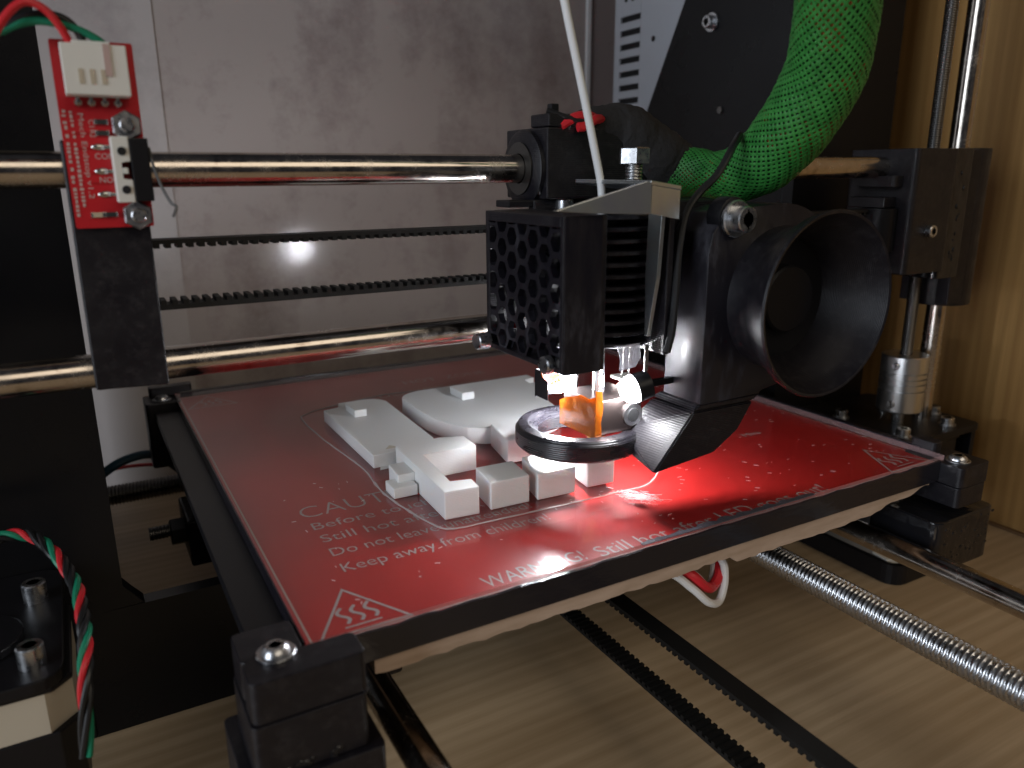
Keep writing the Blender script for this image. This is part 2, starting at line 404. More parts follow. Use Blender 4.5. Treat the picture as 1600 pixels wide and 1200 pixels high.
def belt(axis, a0, a1, c, width, flat, side, pitch=2.5, th=1.1, tooth=1.0):
    """toothed belt along axis; flat = height of its plain face; side=+1 teeth up, -1 teeth down"""
    b = B(); z0, z1 = flat, flat + side * th
    def bx(s, e, u0, u1, zl, zh):
        zl, zh = min(zl, zh), max(zl, zh)
        if axis == 'X': b.box(s, e, u0, u1, zl, zh)
        else: b.box(u0, u1, s, e, zl, zh)
    bx(a0, a1, c - width / 2, c + width / 2, z0, z1)
    s = a0 + pitch
    while s < a1 - pitch:
        bx(s, s + pitch * .5, c - width / 2, c + width / 2, z1 - side * .05, z1 + side * tooth); s += pitch
    return b
belt('X', -24, 256, RY, 6, 77.3, -1, 2.5, 1.0, 1.0).build('drive_belt', 'black_rubber'); o = bpy.data.objects['drive_belt']
tag(o, 'upper run of toothed belt between the two horizontal rods', 'belt', 'horizontal toothed belt runs')
o = belt('X', -24, 256, RY, 6, 60.8, 1, 2.5, 1.2, 1.1).build('drive_belt', 'black_rubber')
tag(o, 'lower run of toothed belt, teeth up, just above lower horizontal rod', 'belt', 'horizontal toothed belt runs')

# right X end
xe = thing('axis_end_block', 'black printed end block holding rods and lead screw beside oak wall', 'end block', (283, RY, 33))
B().prism(rrect(250, 276, 47, 77, 2), 'Z', 52.5, 100, .3).build('rod_socket', 'black_pla', xe)
B().prism(rrect(273.9, 290, 49, 75, 2), 'Z', 49, 100.3, .4).build('nut_trap', 'black_melted', xe)
B().prism(circ(299, RY, 12.4, 32), 'Z', 36, 100.6, .5).build('bearing_sleeve', 'black_pla', xe, True)
B().prism([(288, 51), (296, 50), (296, 74), (288, 73)], 'Z', 37, 100, .3).build('web', 'black_pla', xe)
B().prism(rrect(245, 252, 52, 72, 1.5), 'Z', 86, 90).build('rod_clamp', 'black_pla', xe)
B().box(243, 251.5, 54, 70, 57, 61, .4).build('idler_fork', 'black_pla', xe)
B().box(243, 251.5, 54, 70, 78, 82, .4).build('idler_fork', 'black_pla', xe)
B().cyl((247, 58, 61.2), (247, 58, 77.8), 6, 24).build('idler_pulley', 'black_plastic', xe, True)
cap_screw((262, 46.9, 69), (0, -1, 0), xe, 'screw', 2.4, 2.4)
for k in range(26):   # shiny welded drips on the nut trap
    z = random.uniform(54, 99); x = random.choice((275.5, 282, 284)) + random.uniform(-1, 1); r = random.uniform(.3, .85)
    b = B(); bmesh.ops.create_icosphere(b.bm, subdivisions=2, radius=r, matrix=Matrix.Translation((x, 48.95, z)) @ Matrix.Diagonal((1, .6, random.uniform(1, 2), 1)))
    b.build('melt_drip', 'black_melted', xe, True)
tag(B().cyl((299, RY, -22), (299, RY, 330), 4, 32, .4).build('smooth_rod', 'polished_steel', None, True), 'vertical polished steel rod in front of oak wall', 'rod')

def thread(axis, p, a0, a1, r, pitch, depth, seg=24):
    b = B(); per = 4; n = int((a1 - a0) / pitch * per); rings = []
    for i in range(n + 1):
        ring = []
        for k in range(seg):
            q = 2 * math.pi * k / seg; ph = (i / per + k / seg) % 1
            rr = r - depth * (2 * abs(ph - .5)) ** 1.3; s = a0 + i * pitch / per
            u, v = rr * math.cos(q), rr * math.sin(q)
            ring.append(b.bm.verts.new({'X': (s, p[0] + u, p[1] + v), 'Y': (p[0] + u, s, p[1] + v), 'Z': (p[0] + u, p[1] + v, s)}[axis]))
        rings.append(ring)
    for A, Q in zip(rings, rings[1:]):
        for k in range(seg): b.bm.faces.new((A[k], A[(k + 1) % seg], Q[(k + 1) % seg], Q[k]))
    b.bm.faces.new(rings[0][::-1]); b.bm.faces.new(rings[-1])
    return b
tag(thread('Z', (281.5, RY), 2, 320, 2.6, .9, .45, 16).build('lead_screw', 'dark_steel', None, True, 80), 'thin vertical threaded rod left of the smooth vertical rod', 'threaded rod')

cp = thing('shaft_coupler', 'silver aluminium shaft coupler with spiral cuts under the vertical threaded rod', 'coupler', (281.5, RY, -11))
prof = [(3, -10.5), (9.2, -10.5), (9.6, -10.1)]
for z in (-.8, 2.2, 4.6, 7.0): prof += [(9.6, z - .35), (8.0, z - .35), (8.0, z + .35), (9.6, z + .35)]
prof += [(9.6, 14.1), (9.2, 14.5), (3, 14.5)]
B().lathe(prof, (281.5, RY, 0), 'Z', 40).build('body', 'aluminium', cp, True)
for z in (-6.5, 10.5):
    cap_screw((272.5, RY - 2, z), (-1, -.25, 0), cp, 'set_screw', 1.7, 1.4)
B().cyl((281.5, RY, -18), (281.5, RY, 3), 2.5, 16).build('motor_shaft', 'zinc', cp, True)

def nema(cx, cyy, top, name, label, stator):
    t = thing(name, label, 'motor', (cx, cyy, top - 40))
    oc = lambda h, c: [(cx - h, cyy - h + c), (cx - h + c, cyy - h), (cx + h - c, cyy - h), (cx + h, cyy - h + c), (cx + h, cyy + h - c), (cx + h - c, cyy + h), (cx - h + c, cyy + h), (cx - h, cyy + h - c)]
    B().prism(oc(21, 4), 'Z', top - 4.6, top - 3.2, .4).build('end_cap', 'black_plastic', t)
    B().prism(oc(20.7, 5.5), 'Z', top - 15, top - 4.7).build('stator', stator, t)
    B().prism(oc(21, 4), 'Z', top - 38, top - 15.1, .4).build('end_cap', 'black_plastic', t)
    return t
zm = nema(281.5, 64, -17, 'stepper_motor', 'black stepper motor below the silver coupler at right', 'black_plastic')
mp = thing('motor_mount', 'black mounting plate with silver screws under the silver coupler', 'bracket', (283, 70, -20))
B().prism(rrect(256, 313, 42, 99.9, 4), 'Z', -20.1, -17, .4).build('plate', 'black_plastic', mp)
for x, y in ((266, 48.5), (297, 48.5), (266, 79.5), (297, 79.5), (308, 62)):
    B().cyl((x, y, -17), (x, y, -16.4), 3.6, 20).build('washer', 'zinc', mp, True)
    cap_screw((x, y, -16.4), (0, 0, 1), mp, 'screw', 2.8, 3)
B().box(309.5, 312.5, 44, 99.9, -60, -20.2, .3).build('gusset', 'black_plastic', mp)

# left Z motor
zl = nema(-65, 64, -17, 'stepper_motor', 'black stepper motor with cream metal band at lower left edge', 'cream_metal')
ml = thing('motor_mount', 'black mounting plate with two silver screws over the cream-banded motor', 'bracket', (-65, 70, -20))
B().prism(rrect(-92, -45.2, 41.5, 99.9, 6), 'Z', -20.1, -17, .4).build('plate', 'black_plastic', ml)
B().prism(circ(-65, 64, 11.5, 28), 'Z', -17, -14.8, .3).build('collar', 'black_plastic', ml)
for x, y in ((-51.5, 82), (-51.5, 49.5)): cap_screw((x, y, -17), (0, 0, 1), ml, 'screw', 2.9, 5.2)

def twist(base, r, off, cols, label, turns, nm='twisted_wires', cat='wires'):
    t = thing(nm, label, cat, base[0]); P = spline(base, 16); n = len(P)
    for k, c in enumerate(cols):
        pts = []
        for i, p in enumerate(P):
            tg = (P[min(i + 1, n - 1)] - P[max(i - 1, 0)]).normalized(); u = Vector((0, 0, 1)); u = (u - tg * u.dot(tg)).normalized(); v = tg.cross(u)
            a = 2 * math.pi * (i / n * turns + k / len(cols)); pts.append(p + u * math.cos(a) * off + v * math.sin(a) * off)
        B().tube(pts, r, 8).build('wire', c, t, True)
    return t
twist([(-72, 78, 0), (-61, 81, 2), (-54, 82, 2.5), (-49, 79.5, 1.5), (-45, 71, 0), (-42.4, 63.8, -2), (-40.6, 56, -4), (-40, 48, -6.5), (-40, 41, -9.5), (-41, 35, -16), (-43, 31, -32)], .72, .95,
      ('wire_red', 'wire_green', 'wire_black', 'wire_black'), 'twisted red, green and black wires around the lower left motor', 4.6)

# ------------------------------------------------------------------ endstop bracket and board
eb = thing('endstop_bracket', 'black printed bracket clamped on the horizontal rods under the red board', 'bracket', (-22, 55, 43))
B().prism([(-30.2, 45.3), (-15, 44.6), (-14.8, 99), (-30, 99)], 'Y', 51, 57.8, .4).build('front_plate', 'black_pla_y', eb)
B().box(-29.8, -15.2, 57.9, 68, 43.5, 54, .4).build('rod_clamp', 'black_pla', eb)
B().box(-29.8, -15.2, 57.9, 68, 88, 99, .4).build('rod_clamp', 'black_pla', eb)

es = thing('endstop_board', 'small red endstop circuit board with white connector and microswitch', 'circuit board', (-22, 50, 81))
X0, X1, Z0, Z1 = -29.3, -14.2, 81.1, 118.2
B().prism(rrect(X0, X1, Z0, Z1, .3, 2), 'Y', 49.2, 50.8).build('board', 'board_red', es)
for z in (100, 97, 92, 90):
    B().box(-27.2 if z > 95 else -25, -18.5, 49.13, 49.19, z, z + .5).build('trace', 'trace_red', es)
cn = B().prism([(-27.6, 107.4), (-15.9, 107.4), (-15.9, 116.9), (-27.6, 116.9)], 'Y', 43.2, 44.4, .2)
cn.box(-27.6, -26.4, 44.3, 49.1, 107.4, 116.9, .15); cn.box(-17.1, -15.9, 44.3, 49.1, 107.4, 116.9, .15)
cn.box(-26.5, -17, 48, 49.1, 107.4, 116.9); cn.box(-26.5, -17, 44.3, 48.1, 107.4, 109)
cob = cn.build('connector', 'white_plastic', es)
B().box(-25.4, -18.6, 44.5, 47.9, 109.2, 117.6, .2).build('plug', 'white_plastic', cob)
for q in (-24.6, -22.6, -20.6): B().box(q - .35, q + .35, 43.0, 43.18, 109.4, 112.2).build('contact', 'contact_tan', cob)
B().box(-20.1, -18.9, 42.95, 43.15, 111, 117).build('latch_slot', 'silkscreen_faint', cob)
for k in range(4):
    x = -25.6 + 2.45 * k
    B().cyl((x, 49.1, 106), (x, 48.4, 106.3), .75, 12).build('solder_joint', 'solder', es, True)
    B().box(x - .35, x + .35, 47.6, 49.0, 106, 107.35, .1).build('pin', 'solder', es)
for (x, z) in ((-21.9, 102.6), (-21.9, 100.4), (-24.9, 83.8), (-22.4, 83.8)):
    c = B().box(x - .9, x + .9, 48.5, 49.15, z - .5, z + .5, .08).build('resistor' if z > 90 else 'status_led', 'chip' if z > 90 or x > -24 else 'led_lens', es)
    for s in (-1, 1): B().box(x + s * 1.05 - .25, x + s * 1.05 + .25, 48.55, 49.15, z - .55, z + .55, .08).build('terminal', 'solder', c)
for z in (97.6, 92.7, 88.0):
    b = B(); bmesh.ops.create_icosphere(b.bm, subdivisions=2, radius=1, matrix=Matrix.Translation((-22.9, 49.1, z)) @ Matrix.Diagonal((1.5, .55, .75, 1)))
    b.build('solder_joint', 'solder', es, True)
    B().box(-22, -20.4, 47.6, 48.2, z - .35, z + .35, .1).build('switch_pin', 'solder', es)
sw = B().prism([(-17.6, 86.6), (-14.0, 86.6), (-14.0, 99.3), (-17.6, 99.3)], 'Y', 43.2, 49.1, .2).build('microswitch', 'black_plastic', es)
wp = B().prism([(-20.9, 86.4), (-17.62, 86.4), (-17.62, 91), (-19.6, 91), (-19.6, 94.6), (-17.62, 94.6), (-17.62, 99.6), (-20.9, 99.6)], 'Y', 43.6, 49.1, .2).build('switch_case', 'white_plastic', sw)
for z in (89, 96.7): B().cyl((-19.1, 43.55, z), (-19.1, 43.3, z), .85, 16).build('mount_hole', 'dark_hole', sw)
B().box(-19.3, -18.3, 43.5, 44.5, 92.2, 93.4, .1).build('actuator', 'white_plastic', sw)
for z in (101.9, 83.6):
    nt_ = B().hexa((-17.3, 49.1, z), (-17.3, 46.6, z), 3.1).build('nut', 'zinc', es, True)
    B().cyl((-17.3, 46.7, z), (-17.3, 45.2, z), 1.5, 18, .25).build('bolt_tip', 'zinc', nt_, True)
B().tube(spline([(-13.9, 44, 97.5), (-13.5, 43.5, 94), (-12.6, 42.6, 90), (-11.2, 41, 86.3), (-10.3, 40, 85.4), (-11.2, 39.5, 83.4)], 8), .32, 8).build('lever_wire', 'dark_steel', es, True)
r90 = -math.pi / 2
text('Mech Endstop v1.2', -26.0, 104.2, 49.1, 1.5, 'silkscreen_faint', es, plane='XZ', rot=r90, width=17)
mk = B()     # two columns of worn, unreadable print
for cx_, z0_, z1_ in ((-27.2, 86, 104.6), (-28.5, 83.5, 104.8)):
    z = z1_
    while z > z0_:
        h = random.uniform(.35, .8); mk.box(cx_ - random.uniform(.2, .4), cx_ + random.uniform(.2, .4), 49.1, 49.14, z - h, z); z -= h + random.choice((.25, .3, .35, .9))
mk.build('worn_print', 'silkscreen_faint', es)
text('C1', -24.2, 103, 49.1, 1.5, 'silkscreen_faint', es, plane='XZ', rot=r90)
text('R2', -24.2, 101, 49.1, 1.5, 'silkscreen_faint', es, plane='XZ', rot=r90)
text('COM', -23.9, 95.2, 49.1, 1.7, 'silkscreen_faint', es, plane='XZ')
text('NO', -23.6, 90.4, 49.1, 1.7, 'silkscreen_faint', es, plane='XZ')
# wires of the endstop: each its own cable
for lab, m, pts in (('red insulated wire arching over into the white connector', 'wire_red', [(-43, 46, 108), (-37.5, 45, 118.5), (-33, 44.5, 123.4), (-29.5, 44.5, 123), (-27, 45, 120), (-25.4, 46, 116.2), (-25.4, 46.3, 113)]),
                    ('black insulated wire arching over into the white connector', 'wire_black', [(-43, 50, 112), (-36, 48, 119.5), (-31, 47, 122), (-26.5, 46.5, 121.8), (-24, 46.2, 119.5), (-23, 46.3, 116), (-23, 46.3, 113)]),
                    ('green insulated wire reaching the right end of white connector', 'wire_green', [(-44, 49, 114), (-36, 48, 119.2), (-31, 46.6, 120.8), (-26, 46, 120.3), (-22, 46, 118.9), (-19.4, 46.2, 116.8), (-19, 46.3, 113)])):
    tag(wire(pts, .78, 'wire', m), lab, 'wire', 'endstop board wires')

# ------------------------------------------------------------------ heated bed
bd = thing('heated_bed', 'red heated print bed under glass with white warning print', 'print bed', (107, 107, -12))
B().box(-9.5, 222, .6, 213.5, -7.6, -4.9, .4).build('carrier_plate', 'black_plastic', bd)
pc = B().box(.3, 213.7, .3, 213.7, -4.8, -2.12).build('heater_board', 'pcb_red', bd)
g = B(); g.box(0, 214, 0, 214, -2, 0); gl = g.build('glass_plate', 'glass', bd); gl.data.materials.append(M['glass_edge'])
for p in gl.data.polygons: p.material_index = 0 if p.normal.z > .5 or p.normal.z < -.5 else 1
TZ = -2.06
text('CAUTION', 15.95, 63.32, TZ, 11.6, 'silkscreen', bd, width=43.49, bold=-.014)
for body, y, wd in (('Before touching', 54.72, 43.49), ('Still hot after', 46.22, 36.57), ('Do not leave unattended!', 37.52, 59.31), ('Keep away from children!', 28.23, 59.8)):
    text(body, 16.74, y, TZ, 6.6, 'silkscreen', bd, width=wd, bold=-.006)
text('WARNING!', 43.63, 3.91, TZ, 7.6, 'silkscreen', bd, width=28.66, bold=-.006)
text('Still hot after LED goes out!', 75.95, 2.92, TZ, 7.8, 'silkscreen', bd, width=85.0, bold=-.006)
text('HOT  ZONE', 95.52, 183.71, TZ, 8, 'silkscreen_faint', bd, width=42, bold=-.01)
text('DO NOT TOUCH', 77.73, 167.89, TZ, 8, 'silkscreen_faint', bd, width=62, bold=-.01)
text('Mini', 175.58, 51.26, TZ, 4.4, 'silkscreen', bd, width=8)
def outline(pts, wd, z, b, close=True):
    P = [Vector(p) for p in pts]; n = len(P); L_, R_ = [], []
    for i in range(n):
        a = P[i - 1] if (i or close) else None; c = P[(i + 1) % n] if (i < n - 1 or close) else None
        d1 = (P[i] - a).normalized() if a is not None else None; d2 = (c - P[i]).normalized() if c is not None else None
        d1 = d1 or d2; d2 = d2 or d1
        n1, n2 = Vector((-d1.y, d1.x)), Vector((-d2.y, d2.x)); m = (n1 + n2).normalized(); q = m * (wd / 2 / max(.3, m.dot(n1)))
        L_.append(b.bm.verts.new((*(P[i] + q), z))); R_.append(b.bm.verts.new((*(P[i] - q), z)))
    for i in range(n if close else n - 1):
        e = (i + 1) % n; b.bm.faces.new((L_[i], R_[i], R_[e], L_[e]))
def sign(x, y, k, mat_='silkscreen'):
    b = B(); T = lambda u, v: (x + u * k, y + v * k)
    outline([T(0, 0), T(19, 0), T(9.5, 17)], .6 * k, TZ, b)
    for j in (-3, 0, 3):
        outline([T(9.5 + j + .9 * math.sin(t * 1.05), 3.4 + t) for t in [i * .4 for i in range(17)]], .8 * k, TZ, b, False)
    outline([T(5.5, 2.1), T(13.5, 2.1)], .5 * k, TZ, b, False)
    return b.build('hot_surface_sign', mat_, bd)
sign(3.5, 2.33, 1.06); sign(190.31, 2.33, 1.06); sign(3, 193, 1.0, 'silkscreen_faint')
b = B(); outline([(1.6, 1.4), (212.6, 1.4), (212.6, 212.6), (1.6, 212.6)], .5, TZ - .03, b); b.build('border_line', 'silkscreen_faint', bd)
# tape along edges
def ragged(x0, x1, n, f): return [(x0 + (x1 - x0) * i / n, f(i)) for i in range(n + 1)]
tp = B(); prof = ragged(9.5, 211, 60, lambda i: -1.25 + .35 * math.sin(i * 1.7) * random.random())
tp.prism(prof + [(211, -8.2), (9.5, -8.2)], 'Y', -.9, -.15); tp.build('front_tape', 'black_tape', bd)
tp = B(); pr = ragged(86, 150, 44, lambda i: .5 + 1.4 * random.random() * math.sin(math.pi * i / 44) ** .4)
tp.prism([(x, -.7) for x, _ in reversed(pr)] + pr, 'Z', .02, .16); tp.build('edge_tape', 'grey_tape', bd)
B().box(-.5, -.1, 1, 213, -4.6, -.3, .1).build('side_tape', 'black_tape', bd)
B().box(214.05, 216.8, 9, 213.5, -4.8, .35, .3).build('side_tape', 'black_tape', bd)
B().box(2, 212, 213.9, 215.2, -5, .5, .3).build('rear_tape', 'black_tape', bd)
# cardboard insulation with an uneven lower edge
cb = B(); low = []
for i in range(81):
    x = 14 + (208 - 14) * i / 80
    base = -12.6 if x < 112 else -14.2
    if x > 172: base = -14.2 + (x - 172) * .13
    if 108 < x < 120: base = -12.2
    low.append((x, base + random.uniform(-.3, .3) + (.5 * math.sin(i * .9) if x > 165 else 0)))
top = [(208, -8.25), (14, -8.25)]
cb.prism(low + top, 'Y', .2, 4); cb.build('cardboard_insulation', 'cardboard', bd)
B().box(14, 206, 4.1, 208, -11.5, -8.25).build('cardboard_insulation', 'cardboard', bd)
B().box(18, 200, 8, 205, -18, -11.6, .5).build('carriage_plate', 'black_plastic', bd)
for (x, y) in ((20, 45), (20, 150), (194, 95)):
    B().box(x - 11, x + 11, y - 16, y + 16, -36, -18.1, 1).build('bearing_holder', 'black_pla', bd)
# left bolt with nut, pointing at the left upright
lb = thread('X', (150, -35), -20, -8, 2.6, 1.2, .45, 14).build('clamp_bolt', 'dark_steel', bd, True, 80)
B().hexa((-8, 150, -36), (-13, 150, -36), 5.2).build('nut', 'dark_steel', lb, True)
B().box(-7.9, 8.9, 138, 164, -46, -28, 1).build('bolt_block', 'black_pla', bd)
# corner holders
def corner(label, parts, bolt):
    t = B().prism(rrect(*parts[0][:4], 1.6), 'Z', *parts[0][4:], .5).build('corner_holder', 'black_pla', bd); t['label'] = label
    for q in parts[1:]: B().prism(rrect(*q[:4], 1.4), 'Z', *q[4:], .4).build('holder_layer', 'black_pla', t)
    x, y, z = bolt
    wsh = B().cyl((x, y, z), (x, y, z + .6), 3.9, 24, .15).build('washer', 'zinc', t, True)
    B().tube([(x, y, z + .6), (x, y, z + 1.4), (x, y, z + 2.1), (x, y, z + 2.1), (x, y, z + 1.3)], [2.9, 2.7, 1.9, 1.2, 1.1], 18).build('bolt_head', 'zinc', t, True)
    return t
corner('front left corner holder with shiny bolt', [(-13.2, 9.4, -9.2, -1.0, -8.6, .5), (-13.2, -1.0, -.9, 10.5, -8.6, .2), (-13.6, 9.2, -9.5, 10.2, -21, -8.8), (-16, 12, -11, 14, -44, -21.2)], (-6.4, -1.2, .5))
corner('front right corner holder of stacked printed blocks', [(211.2, 227, -8.3, 13, -8.8, -1.8), (214.6, 219.5, 4, 13, -1.7, 2.8), (211.4, 226.7, -8, 12.8, -16, -9)], (217.6, -2.6, -1.8))
corner('rear left corner holder', [(-12.5, 1.5, 206, 222, -30, -1.4), (-10, 7.5, 216.2, 221, -1.3, 3)], (-5.5, 211, -1.4))
lo = B().prism(rrect(200, 232, -9.5, 16, 3), 'Z', -37, -18.2, 1.2).build('rod_bearing_block', 'black_melted', bd)
B().box(228, 236, -6, 20, -40.5, -35, .6).build('block_foot', 'black_pla', bd)
for k in range(40):
    b = B(); r = random.uniform(.3, .9)
    bmesh.ops.create_icosphere(b.bm, subdivisions=1, radius=r, matrix=Matrix.Translation((random.uniform(203, 231), -9.45, random.uniform(-34, -20))) @ Matrix.Diagonal((1.6, .5, 1, 1)))
    b.build('melt_drip', 'black_melted', bd, True)
for k in range(14):
    b = B(); r = random.uniform(.35, .8)
    bmesh.ops.create_icosphere(b.bm, subdivisions=1, radius=r, matrix=Matrix.Translation((random.uniform(-12, 6), -9.55, random.uniform(-21, -19))) @ Matrix.Diagonal((1.8, .6, 1, 1)))
    b.build('melt_drip', 'black_melted', bd, True)

# bed wires
tag(wire([(100, 30, -19), (104, 12, -16), (108, 5, -17), (112, 3, -21), (116, 4, -22.5), (120, 6, -20), (123, 12, -16), (128, 20, -15)], 1.5, 'wire', 'wire_red'), 'thick red wire looping out under the front edge of the bed', 'wire', 'bed heater wires')
tag(wire([(96, 30, -19), (102, 9, -16), (107, 3, -20), (112, 1, -25), (117, 2, -26.3), (120.5, 4, -21), (120, 6, -15.5), (117, 14, -15)], 1.15, 'wire', 'wire_white'), 'thick white wire hanging in a loop under the bed front edge', 'wire', 'bed heater wires')
tag(wire([(98, 34, -18), (106, 14, -16), (111, 7, -18.5), (115.5, 6, -23), (118.4, 7, -22), (120.6, 10, -17), (124, 24, -16)], 1.0, 'wire', 'wire_white'), 'second thinner white wire folded inside the hanging wire loop', 'wire', 'bed heater wires')

# ------------------------------------------------------------------ Y axis under the bed
for x, lab in ((20, 'dark smooth steel rod running under the front left bed corner'), (194, 'smooth steel rod running under the bed toward lower right')):
    tag(B().cyl((x, -135, -29), (x, 290, -29), 4, 32, .4).build('smooth_rod', 'polished_steel', None, True), lab, 'rod', 'rods under the bed')
tag(thread('Y', (170.8, -40), -130, 285, 5, 1.55, .95, 24).build('threaded_rod', 'zinc', None, True, 80), 'thick zinc threaded rod running from under the bed to lower right', 'threaded rod')
tag(thread('X', (250, -55), -45, 260, 5, 1.55, .95, 16).build('threaded_rod', 'dark_steel', None, True, 80), 'dark threaded rod crossing behind the bed near the floor', 'threaded rod')
o = belt('Y', -140, 280, 107, 6, -40, -1, 2.5, 1.1, 1.0).build('drive_belt', 'black_rubber'); tag(o, 'right one of two black toothed belts running under the bed', 'belt', 'belts under the bed')
o = belt('Y', -140, 280, 107, 6, -61, 1, 2.5, 1.1, 1.0).build('drive_belt', 'black_rubber'); tag(o, 'left one of two black toothed belts, lower, with teeth facing up', 'belt', 'belts under the bed')
tag(wire([(-46, 236, -50), (-31, 230, -36), (-21, 230, -31.5), (-10.6, 230, -31.5), (-1, 230, -40), (6, 232, -52), (14, 235, -66)], 2.0, 'cable', 'wire_blue'), 'dark blue cable arching between frame and bed at left', 'cable')
tag(wire([(-48, 262, -52), (-30, 262, -46.5), (-12, 262, -46.8), (4, 262, -51), (20, 262, -60)], .9, 'wire', 'wire_red'), 'thin dark red wire below the arched blue cable', 'wire')
tr = thing('tray', 'low black tray with grey plate on floor under right bed corner', 'tray', (270, 70, FZ))
def ring_tray():
    b = B(); o_, i_ = rrect(250, 300, 33, 130, 7, 6), rrect(252.5, 297.5, 35.5, 127.5, 5, 6); n = len(o_)
    vs = [[b.bm.verts.new((*p, z)) for p in q] for q, z in ((o_, FZ + .2), (o_, FZ + 9), (i_, FZ + 9), (i_, FZ + 5))]
    for A, Q in zip(vs, vs[1:]):
        for k in range(n): b.bm.faces.new((A[k], A[(k + 1) % n], Q[(k + 1) % n], Q[k]))
    b.bm.faces.new(vs[0][::-1]); return b
ring_tray().build('rim', 'black_plastic', tr)
B().prism(rrect(252.6, 297.4, 35.6, 127.4, 5, 6), 'Z', FZ + 4, FZ + 7).build('plate', 'psu_metal', tr)
B().prism([(253, 40), (262, 37), (262, 46), (254, 48)], 'Z', FZ + 7.1, FZ + 9.4, .3).build('tab', 'white_plastic', tr)

# ------------------------------------------------------------------ white prints on the glass
def white(name, label, cat, group=None): return thing(name, label, cat, (60, 60, 0), group)
H = 8.4
Z0_ = .06
sl = thing('printed_slab', 'long white printed slab with rounded corner and small peg', 'print', (57, 120, 0), 'white printed parts on the bed')
def slabpts():
    x0, x1, y0, y1 = 44.6, 68.6, 84.8, 148
    return [(x0, y0), (x1 - 1, y0 + 1), (x1 - 1, y0 + 5), (x1, y0 + 6.5), (x1 + 1.6, y1 - 7)] + circ(x1 - 5.4, y1 - 7, 7, 6, 0, 90) + [(x0 + 8, y1), (x0 + 7.6, y1 - 5.5), (x0 + .4, y1 - 6.5)]
B().prism(slabpts(), 'Z', Z0_, 4.6, .3).build('slab', 'white_pla', sl, True, 20)
B().box(52.4, 57.2, 126.4, 137.5, 4.55, 7.4, .35).build('peg', 'white_pla', sl)
B().prism([(50.2, 88.4), (54.8, 88), (52.6, 91.4)], 'Z', 4.62, 4.68).build('dimple', 'cream_metal', sl)
B().prism([(46, 82.5), (47, 85), (67.4, 86), (67.4, 84.4)], 'Z', Z0_, .35).build('first_layer', 'white_pla', sl)

dp = thing('printed_plate', 'large rounded white printed plate with small peg behind nozzle ring', 'print', (110, 125, 0), 'white printed parts on the bed')
def discpts():
    pts = [(75.2, 128), (74.8, 121), (75.0, 113), (76.0, 105), (78.2, 97.5), (81.6, 91.2), (86.5, 87.2), (93, 85), (101, 84.4), (110, 85.2), (118, 88), (121.6, 92.5), (123, 103), (126.4, 115), (130.4, 128), (131, 136.5), (137, 138), (137, 144)]
    return pts + circ(84.6, 134.4, 9.6, 8, 90, 172)
B().prism(discpts(), 'Z', Z0_, 6.0, .35).build('plate', 'white_pla', dp, True, 20)
B().box(94.6, 100, 122, 133.5, 5.95, 9.0, .35).build('peg', 'white_pla', dp)
B().box(131.4, 139.5, 129.5, 137.6, Z0_, 4.0, .5).build('tab', 'white_pla', dp)

ub = thing('printed_bracket', 'white printed open bracket with square arms, nearest of the white prints', 'print', (58, 55, 0), 'white printed parts on the bed')
B().prism([(48.4, 38.2), (58.6, 37.2), (59.2, 43.4), (52.7, 44.2), (54.6, 68.4), (73, 67.4), (73.6, 77.5), (66, 80.5), (50.5, 80.0), (50, 73), (49.6, 61)], 'Z', Z0_, H, .35).build('bracket', 'white_pla', ub)
B().prism([(44.2, 62), (49.7, 62), (50.2, 72), (45, 72)], 'Z', Z0_, 5.8, .35).build('side_lug', 'white_pla', ub)
B().prism([(41.4, 58.4), (48.9, 58.4), (48.9, 61.6), (43.8, 66), (41.6, 66)], 'Z', Z0_, 3.4, .3).build('side_lug', 'white_pla', ub)
blocks = [('white printed block right beside the open bracket', [(62.3, 37.6), (74.8, 37.2), (76.2, 49.8), (64, 50.4)], H),
          ('middle white printed block in front of the nozzle ring', [(77.2, 36.8), (90, 36.2), (92.4, 50.5), (80.2, 51.2)], H),
          ('white printed block half hidden under black nozzle ring, rightmost', [(95, 37.2), (104.6, 36.6), (106, 50), (96.5, 50.6)], H),
          ('white printed block touching the ring, behind the front row of blocks', [(84, 66.8), (98.5, 66.2), (100, 84.5), (87.4, 85)], H - .2)]
for lab, pts, h in blocks:
    o = B().prism(pts, 'Z', Z0_, h, .4).build('printed_block', 'white_pla'); tag(o, lab, 'print', 'white printed parts on the bed')
# skirt line round the prints
sk = [(41.5, 88), (38.8, 120), (38.2, 148), (41.5, 154), (50, 158.5), (76, 164.5), (96, 163), (125, 163)]
sk2 = [(41.5, 88), (40.5, 70), (40.6, 60), (42.2, 48), (44.8, 36), (47.2, 32.6), (52, 31.6), (66, 31), (84, 30.2), (100, 29.8), (112, 30), (124, 38)]
P = [(x, y, .17) for x, y in reversed(sk)] + [(x, y, .2) for x, y in sk2[1:]]
pth = spline(P, 6); pth = [p + Vector((random.uniform(-.12, .12), random.uniform(-.12, .12), 0)) for p in pth]
b = B(); b.tube(pth, [(.20 + .08 * random.random()) if p.y > 95 else (.24 + .26 * random.random() ** 3 if p.x < 48 else .2 + .08 * random.random()) for p in pth], 6)
tag(b.build('skirt_line', 'skirt_pla', None, True), 'thin white extruded outline around the white prints on glass', 'print outline')
